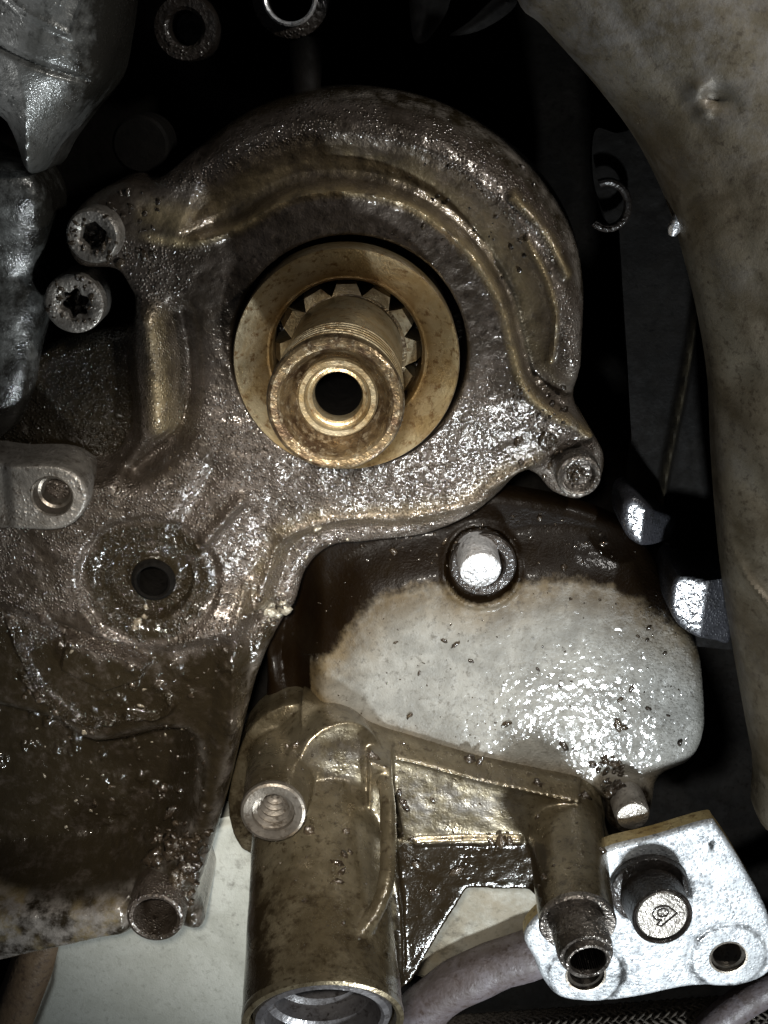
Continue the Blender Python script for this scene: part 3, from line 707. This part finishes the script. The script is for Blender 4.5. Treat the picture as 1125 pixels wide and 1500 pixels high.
def pl_oil(X, Z):
    a = 0
    for c in (h1, h2):
        r = np.hypot(X - c[0], Z - c[1]); a = a + 0.46 * gauss(r - 66, 8) + 0.22 * sst(66, 60, r)
    p = XZ(950, 1302, pd); a = a + 0.5 * gauss(np.maximum(np.hypot(X - p[0], Z - p[1]) - 62, 0), 16) + 0.25 * sst(0.15, 0.5, fbm(X, Z, 50, 4))
    p = XZ(1043, 1238, pd); a = a + 0.8 * gauss(np.hypot(X - p[0], (Z - p[1]) * 0.5), 8)
    return np.clip(a, 0, 1)
plate = thing('mounting_plate', P(950, 1340, pd - 30), 'bright steel mounting plate with threaded holes at lower right', 'plate')
xs, zs = pl_out[:, 0], pl_out[:, 1]
field('plate_body', pl_sdf, (xs.min() - 4, xs.max() + 4, zs.min() - 4, zs.max() + 4), 3.0, pl_h, pd - 8, M['steel'], plate, attrs={'oil': pl_oil})
pe = pl_out + (pl_out.mean(0) - pl_out) * 0.004
V, Fs = prism_vf(pe, pd - 34, pd - 8.5)
make('plate_edge', V, Fs[2:], M['edge'], plate)
for c, r in ((h1, 31), (h2, 33)):
    pr = [(r + 3, -2), (r + 1.5, 1.5), (r - 2, 1.0)]
    for i in range(7): pr += [(r - 2, -4 - i * 8), (r - 7, -8 - i * 8)]
    lathe('threaded_hole', pr + [(r - 8, -70), (r - 8, -190), (1, -191)], (c[0], -pd, c[1]), (0, -1, 0), M['thread'], plate, 56, sharp=20)
# bolt with a stamped mark through the plate
pb = thing('plate_bolt', P(945, 1300, pd), 'black round bolt with a stamped mark on its silver end, standing on the bright plate', 'bolt')
cB = P(952, 1306, pd); eB = P(971, 1344, pd + 78); axP = eB - cB; LB = float(np.linalg.norm(axP)); kB = scale_at(eB)
lathe('collar', [(64, -2), (65, 6), (62, 12), (58, 14), (40, 14)], P(950, 1300, pd), (0, -1, 0), M['dark'], pb, 64)
lathe('shank', [(52, -LB), (50, -LB * 0.5), (45 * kB, -12), (45 * kB, -3), (42.5 * kB, 0), (40 * kB, -2), (37 * kB, -9)], eB, axP, M['dark'], pb, 64)
fc = eB + np.array([-1.5, 0, 4.0])
ef = lathe('end_face', [(38.5 * kB, -14), (38 * kB, -1), (36 * kB, 1), (20 * kB, 1.2), (0.5, 1.2)], fc, axP, M['lug'], pb, 64)
a_, e1_, e2_ = basis(axP)
if e1_[0] < 0: e1_, e2_ = -e1_, -e2_
def facept(u, v, t): return fc + a_ * t + (e1_ * u + (e2_ if e2_[2] > 0 else -e2_) * v) * kB
mk = []
ang = np.radians(np.linspace(30, 250, 16))
loop = [facept(0.5 + 15 * math.cos(t), 4 + 12 * math.sin(t), 1.6) for t in ang]
mk.append(tube_vf(np.array(loop), 1.5, 6))
mk.append(tube_vf(np.array([facept(0.5 + 8 * math.cos(t), 5 + 6.5 * math.sin(t), 1.6) for t in np.linspace(0.3, 6.2, 18)]), 1.4, 6))
for pa in ([(14, 10), (22, 4), (-1, -17), (-8, -14), (-1, -6), (-5, -7)],):
    mk.append(tube_vf(np.array([facept(u, v, 1.6) for u, v in pa]), 1.5, 6))
V, Fs = merge(mk); make('stamped_mark', V, Fs, M['dark'], ef)

# ------------------------------------------------------------------ bolts, studs, lug
def socket_bolt(name, px, py, d, rpx, label, mat, sock='torx', rs=0.46, group=None, depth=40, tilt=(0, -1, 0), length=90):
    c = P(px, py, d); k = scale_at(c); r = rpx * k
    t = thing(name, c + np.array([0, 40, 0]), label, 'bolt', group)
    hd = lathe('head', [(r * 0.98, -length), (r * 0.99, -6), (r * 0.96, -1.5), (r * 0.88, 0.8), (r * 0.62, 0.2), (r * 0.55, -1.5), (r * rs, -4, sock), (r * rs * 0.96, -depth, sock)], c, tilt, mat, t, 96, sharp=40, spin=0.3)
    lathe('socket', [(r * rs * 0.97, -depth * 0.75, sock), (r * 0.2, -depth), (0.5, -depth)], c, tilt, M['dark'], hd, 48)
    _, e1b, e2b = basis(tilt); gs = []
    for _k in range(26):
        an = RNG.random() * 6.28; rr = r * RNG.uniform(0.42, 0.9)
        p = c + e1b * rr * math.cos(an) + e2b * rr * math.sin(an); gs.append((*p, RNG.uniform(1.2, 4.5), 0.5))
    for _k in range(14):
        p = c + np.array([RNG.normal() * r * 0.2, depth * 0.6, RNG.normal() * r * 0.2 - r * 0.1]); gs.append((*p, RNG.uniform(2, 5), 0.8))
    blobs('grime', gs, M['grime'], t)
    return t
socket_bolt('socket_bolt', 135, 346, 25, 41, 'grimy brown bolt with a star socket, upper of the pair at the left', M['lug'], 'hex', 0.5, 'socket bolts at the housing left edge', tilt=(-0.10, -1, -0.04))
socket_bolt('socket_bolt', 108, 445, -10, 45, 'scraped bolt with black socket and silver lower rim, lower of the left pair', M['lug'], 'torx', 0.44, 'socket bolts at the housing left edge')
fb = thing('flange_bolt', P(848, 698, -10), 'wet round bolt head sunk in the housing lug right of the opening', 'bolt')
c = P(848, 698, -4)
lathe('head', [(33, -60), (33, -4), (31, 0), (27, 1.5), (24, 0), (22, -6), (20, -9), (1, -10)], c, (0, -1, 0), M['bolt'], fb, 64)
blobs('grime', [(c[0] + RNG.normal() * 9, c[1] + 8, c[2] + RNG.normal() * 9, RNG.uniform(2, 5.5), 0.6) for _ in range(22)], M['grime'], fb)
sb2 = thing('cover_bolt', P(706, 836, cv_d), 'shiny silver round bolt end at the top of the pale cover', 'bolt')
c = P(704, 836, cv_d + 46); kk = scale_at(c)
lathe('bolt_end', [(31 * kk, -60), (31 * kk, -5), (29.5 * kk, -1), (26 * kk, 0.5), (0.5, 0.8)], c, (0.05, -1, -0.22), M['brightbolt'], sb2, 64)
lathe('washer', [(52, -12), (52, -2), (49, 1), (36, 1.5), (33, -2)], P(708, 828, cv_d + 4), (0, -1, 0), M['dark'], sb2, 64)
st = thing('cover_stud', P(925, 1190, cv_d), 'small crusted stud on the lobe below the pale cover', 'stud')
c = P(927, 1196, cv_d + 62); kk = scale_at(c)
lathe('stud_end', [(26 * kk, -70), (26 * kk, -5), (23 * kk, 0), (12 * kk, 1.5), (0.5, 1.5)], c, (0.03, -1, -0.1), M['lug'], st, 48)
lug_out = poly([(-60, 682), (20, 681), (72, 681), (100, 688), (120, 704), (128, 728), (121, 752), (102, 770), (76, 777), (20, 776), (-60, 776)], 40, 5)
lc = XZ(76, 727, 40)
lug = thing('threaded_lug', P(50, 728, 20), 'grey rounded lug with a threaded hole at the left edge', 'lug')
def lug_h(X, Z):
    e = -sd_poly(X, Z, lug_out); t = np.clip(1 - e / 6, 0, 1)
    st_ = 8 * sst(0, -20, X - XZ(22, 730, 40)[0])
    return 40 + 0.7 * fbm(X, Z, 18, 3) - st_ - 6 * (1 - np.sqrt(np.maximum(1 - t * t, 0)))
xs, zs = lug_out[:, 0], lug_out[:, 1]
field('lug_body', lambda X, Z: np.maximum(sd_poly(X, Z, lug_out), -sd_circ(X, Z, lc, 30)), (xs.min() - 4, xs.max() + 4, zs.min() - 4, zs.max() + 4), 2.5, lug_h, -60, M['lug'], lug,
      attrs={'oil': lambda X, Z: 0.55 * sst(10, -40, X - XZ(40, 730, 40)[0]) * sst(0, -40, Z - XZ(40, 720, 40)[1])})
lathe('threaded_hole', [(31.5, -1), (30, 1.2), (27.5, -1), (25, -20), (21, -22)] + [(20 - 3 * (i % 2), -24 - 5 * i) for i in range(9)] + [(17, -90), (17, -190), (1, -192)], (lc[0], -40, lc[1]), (0.0, -1, 0.0), M['thread'], lug, 64, sharp=25)

# ------------------------------------------------------------------ right-hand casting
rc_d = 130
rc_out = poly([(700, -220), (758, -10), (800, 38), (880, 128), (940, 210), (984, 300), (1010, 385), (1030, 470), (1044, 560), (1050, 690), (1064, 850), (1088, 1000), (1110, 1120), (1132, 1220), (1360, 1240), (1360, -220)], 15, 5)
rr_ = poly([(1055, 700), (1062, 770), (1085, 835), (1125, 880), (1180, 900)], 70, 5, closed=False)
dent = XZ(1046, 142, 110)
def rc_h(X, Z):
    s = -sd_poly(X, Z, rc_out)
    h = 15 + 105 * np.sqrt(np.clip(1 - (1 - np.clip(s / 150, 0, 1)) ** 2, 0, 1)) + 0.30 * np.maximum(s - 60, 0)
    g2 = sd_line(X, Z, rr_); h = h + 16 * gauss(g2, 8)
    dd = np.hypot(X - dent[0], Z - dent[1]); h = h - 11 * gauss(dd, 13) * (1 + fbm(X, Z, 15, 2)) + 7 * gauss(np.hypot(X - dent[0] + 9, Z - dent[1] + 16), 8) + 6 * gauss(np.hypot(X - dent[0] + 22, Z - dent[1] - 9), 10) - 5 * gauss(np.hypot(X - dent[0] - 18, Z - dent[1] + 8), 11)
    lo = poly([(1105, 560), (1090, 640), (1110, 720), (1150, 760)], rc_d, 4, closed=False)
    h = h - 12 * gauss(sd_line(X, Z, lo), 22)
    return h + 3 * fbm(X, Z, 170, 3) + 0.4 * fbm(X, Z, 14, 3)
xs, zs = rc_out[:, 0], rc_out[:, 1]
rcst = field('side_casting', lambda X, Z: sd_poly(X, Z, rc_out), (xs.min() - 5, xs.max() + 5, zs.min() - 5, zs.max() + 5), 5.0, rc_h, -20, M['casting'], attrs={'worn_lit': lambda X, Z: np.clip(0.6 * sst(XZ(0, 330, 60)[1], XZ(0, 0, 60)[1], Z + 0.5 * (X - XZ(1000, 0, 60)[0])) + 0.3 * fbm(X, Z, 90, 3), 0, 1), 'film': lambda X, Z: np.clip(0.35 + 0.5 * fbm(X + 50, Z, 160, 4) - 0.2 * sst(XZ(0, 300)[1], XZ(0, 100)[1], Z), 0, 1)})  # greyer and paler towards the upper right, with random patches
tag(rcst, 'large smooth tan casting sweeping down the right edge', 'casting')

# black sheet shield with its folded ridge, and the two wet tabs below it
sh_d = -150
sh_out = poly([(905, 300), (1120, 300), (1140, 960), (1010, 945), (988, 905), (985, 800), (912, 756), (925, 640)], sh_d, 0)
shr = poly([(1022, 440), (1000, 560), (980, 660), (962, 765)], sh_d, 4, closed=False)
xs, zs = sh_out[:, 0], sh_out[:, 1]
shield = field('sheet_shield', lambda X, Z: sd_poly(X, Z, sh_out), (xs.min() - 4, xs.max() + 4, zs.min() - 4, zs.max() + 4), 3.5, lambda X, Z: sh_d + 16 * gauss(sd_line(X, Z, shr), 6) + 3 * fbm(X, Z, 90, 3), sh_d - 12, M['shield'], attrs={'bare_lit': lambda X, Z: 0.12 * gauss(sd_line(X, Z, shr), 4)})
tag(shield, 'black sheet shield with one folded ridge beside the tan casting', 'shield')
def sheet(name, pts, d, hfun, thick, mat, label, cat, step=3.0, sm=4):
    o_ = poly(pts, d, sm); xs, zs = o_[:, 0], o_[:, 1]
    ob = field(name, lambda X, Z: sd_poly(X, Z, o_), (xs.min() - 4, xs.max() + 4, zs.min() - 4, zs.max() + 4), step, lambda X, Z: d + hfun(X, Z, -sd_poly(X, Z, o_)), d - thick, mat)
    return tag(ob, label, cat)
edge_r = lambda s_, R_: -R_ * (1 - np.sqrt(np.clip(1 - (1 - np.clip(s_ / R_, 0, 1)) ** 2, 0, 1)))
t1, t2 = XZ(950, 775, -70), XZ(1020, 895, -40)
sheet('bent_tab', [(911, 742), (920, 728), (934, 728), (962, 750), (1000, 776), (1000, 806), (975, 810), (948, 806), (925, 794), (912, 772)], -70,
      lambda X, Z, s: edge_r(s, 9) + 0.19 * (Z - t1[1]) + 0.07 * (X - t1[0]) - 0.9 * np.maximum(X - t1[0] + 8, 0), 90, M['tab'], 'wet black bent tab, upper of two at the right', 'tab')
sheet('bent_tab', [(992, 842), (1036, 846), (1078, 856), (1078, 950), (1050, 946), (1010, 930), (988, 908), (982, 880)], -40,
      lambda X, Z, s: edge_r(s, 5) + 0.10 * (X - t2[0]) + 0.16 * (Z - t2[1]) - 0.5 * np.maximum(X - t2[0] - 12, 0), 120, M['tab'], 'wet glittering black tab, lower of two at the right', 'tab')
# dark rusty bracket with curled hook in the upper right gap
sheet('rusty_hanger', [(872, 190), (905, 195), (960, 190), (1010, 290), (1012, 330), (905, 334), (880, 300), (868, 250)], -120,
      lambda X, Z, s: 2 * fbm(X, Z, 30, 3), 20, M['shield'], 'dark rusty hanger plate in the upper right gap', 'hanger')
hk = np.array([P(890 + 30 * math.cos(t), 300 - 34 * math.sin(t), -96) for t in np.linspace(2.0, -2.3, 26)])
V, Fs = tube_vf(hk, 6, 10); tag(make('curled_hook', V, Fs, M['dark']), 'dark curled hook in front of the rusty hanger plate', 'hook')
c = P(994, 318, 10)
pin = lathe('small_pin', [(1, 16), (4, 12), (7, 2), (9, -8), (9, -18), (5, -26), (1, -27)], c, (0.25, -0.2, 1), M['brightbolt'], None, 24); tag(pin, 'tiny pale pin end at the casting edge', 'pin')

# ------------------------------------------------------------------ upper left grey pipe and block, top bushes
pp_out = poly([(-90, -160), (175, -160), (170, -20), (160, 60), (146, 118), (104, 172), (72, 216), (54, 250), (38, 258), (26, 244), (17, 216), (6, 190), (-10, 172), (-90, 120)], 40, 5)
seam = poly([(-40, 45), (0, 68), (55, 95), (115, 118)], 80, 5, closed=False)
padq = poly([(-20, -40), (40, 18), (103, 52), (125, -10), (130, -90)], 80, 0)
def pp_h(X, Z):
    s = -sd_poly(X, Z, pp_out)
    h = 0 + 88 * np.sqrt(np.clip(1 - (1 - np.clip(s / 105, 0, 1)) ** 2, 0, 1))
    h = h - 9 * gauss(sd_line(X, Z, seam), 4) + 6 * sst(2, -2, sd_poly(X, Z, padq)) + 6 * gauss(sd_poly(X, Z, padq) - 1, 3)
    return h + 1.5 * fbm(X, Z, 60, 3) + 0.6 * fbm(X, Z, 10, 3)
xs, zs = pp_out[:, 0], pp_out[:, 1]
pipe = field('coolant_pipe', lambda X, Z: sd_poly(X, Z, pp_out), (xs.min() - 4, xs.max() + 4, zs.min() - 4, zs.max() + 4), 2.6, pp_h, -120, M['grey'], attrs={'oil': lambda X, Z: 0.15 + 0.75 * sst(20, 130, X - XZ(30, 0, 40)[0] + 0.25 * (XZ(0, 60, 40)[1] - Z))})  # shading towards the right side is put into the oil mask
tag(pipe, 'grey cast pipe elbow with a cast seam in the top left corner', 'pipe')
lb_out = poly([(-90, 238), (0, 232), (45, 245), (70, 290), (66, 350), (52, 400), (58, 440), (52, 500), (40, 580), (5, 640), (-90, 650)], -30, 5)
xs, zs = lb_out[:, 0], lb_out[:, 1]
lbk = field('side_block', lambda X, Z: sd_poly(X, Z, lb_out), (xs.min() - 4, xs.max() + 4, zs.min() - 4, zs.max() + 4), 3.6,
            lambda X, Z: -52 + 45 * sst(XZ(0, 420)[1], XZ(0, 250)[1], Z) + 30 * np.sqrt(np.clip(1 - (1 - np.clip(-sd_poly(X, Z, lb_out) / 60, 0, 1)) ** 2, 0, 1)) + 3 * fbm(X, Z, 70, 3) + 0.6 * fbm(X, Z, 10, 3), -140, M['grey'],
            attrs={'oil': lambda X, Z: 0.50 + 0.4 * sst(-30, 60, X - XZ(20, 0)[0]) + 0.2 * sst(-10, -120, Z - XZ(0, 480)[1])})  # oily all over; fading light painted in, darker to the right
tag(lbk, 'grey oily cast block at the left edge beside the two bolts', 'block')
bs = thing('dark_bush', P(270, 40, -150), 'dark round bush with a black hole at the top left', 'bush')
c = P(271, 41, -150); kk = scale_at(c)
lathe('bush_wall', [(47 * kk, -120), (48 * kk, -6), (45 * kk, 0), (30 * kk, 1), (25 * kk, -3), (23 * kk, -70), (1, -72)], c, (0, -1, 0), M['dark'], bs, 64)
tr = thing('top_tube', P(428, 0, -130), 'open tube with a bright rim cut by the top edge', 'tube')
c = P(424, -4, -130); kk = scale_at(c)
lathe('tube_wall', [(56 * kk, -160), (57 * kk, -24), (52 * kk, -20), (40 * kk, -18)], c, (0, -1, 0), M['dark'], tr, 64)
lathe('bright_rim', [(40 * kk, -40), (40 * kk, -2), (37 * kk, 1), (34 * kk, -2), (33 * kk, -14)], c, (0, -1, 0), M['brightbolt'], tr, 64)
lathe('tube_bore', [(33.4 * kk, -10), (33 * kk, -120), (1, -122)], c, (0, -1, 0), M['black'], tr, 48)
V, Fs = cyl(P(445, 60, -220), 30, P(446, 150, -200), 22); tag(make('guide_post', V, Fs, M['shield']), 'faint dark post under the top tube', 'post')
db = lathe('hidden_boss', [(40, -80), (40, -4), (36, 0), (1, 3)], P(205, 212, -110), (0, -1, 0), M['shield'], None, 48); tag(db, 'faint dark round boss above the upper left bolt', 'boss')
sheet('curved_fin', [(600, -60), (640, -60), (660, 0), (630, 55), (610, 62), (602, 30)], -160, lambda X, Z, s: 10 * sst(0, 25, s), 40, M['shield'], 'dark curved fin at the top edge, left of two', 'fin')
sheet('curved_fin', [(660, 52), (690, 30), (735, -10), (758, 0), (742, 22), (700, 46)], -150, lambda X, Z, s: 10 * sst(0, 20, s), 40, M['shield'], 'dark curved fin at the top edge, right of two', 'fin')

# ------------------------------------------------------------------ lower background: grey panel, hoses, braid
pn_d = -230
pn_out = poly([(70, 1440), (90, 1340), (200, 1260), (330, 1200), (600, 1180), (800, 1210), (830, 1340), (780, 1364), (720, 1402), (652, 1440), (600, 1430), (560, 1440), (500, 1640), (40, 1640)], pn_d, 4)
step_l = poly([(150, 1180), (285, 1310), (330, 1372), (400, 1440), (700, 1500), (700, 1100)], pn_d, 4)
xs, zs = pn_out[:, 0], pn_out[:, 1]
pan = field('oil_pan', lambda X, Z: sd_poly(X, Z, pn_out), (xs.min() - 4, xs.max() + 4, zs.min() - 4, zs.max() + 4), 4.0,
            lambda X, Z: pn_d + 5 * sst(20, -24, sd_poly(X, Z, step_l)) + 1.5 * fbm(X, Z, 120, 3) - 12 * (1 - sst(0, 14, -sd_poly(X, Z, pn_out))), pn_d - 60, M['pan'], attrs={'oil': lambda X, Z: np.clip(0.22 + 0.35 * fbm(X, Z * 0.5, 120, 4), 0, 0.6), 'film': lambda X, Z: np.clip(0.5 * fbm(X, Z, 200, 3) + 0.35 * sst(XZ(560, 0, pn_d)[0], XZ(640, 0, pn_d)[0], X), 0, 0.8)})
tag(pan, 'plain pale grey pan wall at the bottom, behind the bracket', 'oil pan')
V, Fs = tube_vf(spline3([P(540, 1560, -190), P(640, 1462, -190), (P(720, 1418, -190)), P(830, 1380, -190), P(960, 1340, -200)], 6), [46] * 25, 24)
V = V + np.stack([0 * V[:, 0], 4 * fbm(V[:, 0], V[:, 2], 40, 3), 5 * fbm(V[:, 0] + 70, V[:, 2], 50, 3)], -1)
tag(make('coolant_hose', V, Fs, M['hose'], sharp=None), 'mauve grey hose crossing behind the bracket and bright plate', 'hose')
V, Fs = tube_vf(spline3([P(-40, 1640, -250), P(15, 1500, -250), P(45, 1420, -250), P(80, 1330, -260)], 6), 42, 20)
tag(make('brown_hose', V, Fs, M['brownhose'], sharp=None), 'brown rubber hose in the bottom left corner', 'hose')
V, Fs = tube_vf(spline3([P(1010, 1540, -120), P(1060, 1490, -120), P(1120, 1450, -120), P(1200, 1410, -120)], 6), 30, 20)
tag(make('brown_pipe', V, Fs, M['hose'], sharp=None), 'dull mauve pipe below the bright plate corner', 'pipe')
# braided sleeve: woven strands, too many to count
br = []
bc0, bc1 = P(640, 1540, -170), P(1200, 1500, -170)
axb, f1, f2 = basis(bc1 - bc0); LBr = float(np.linalg.norm(bc1 - bc0)); RB = 58
for k in range(26):
    for sgn in (1, -1):
        tt = np.linspace(0, 1, 64); thv = 2 * math.pi * k / 26 + sgn * tt * LBr / RB * 0.9
        rad_ = RB + 2.5 * sgn * np.sin(thv * 13)
        pts = bc0 + np.outer(tt * LBr, axb) + np.outer(rad_ * np.cos(thv), f1) + np.outer(rad_ * np.sin(thv), f2)
        br.append(tube_vf(pts, 3.4, 5))
br.append(tube_vf(np.array([bc0, bc1]), RB - 4, 24))
V, Fs = merge(br)
tag(make('braided_sleeve', V, Fs, M['braid'], sharp=None), 'oily woven sleeve along the bottom right edge', 'sleeve')
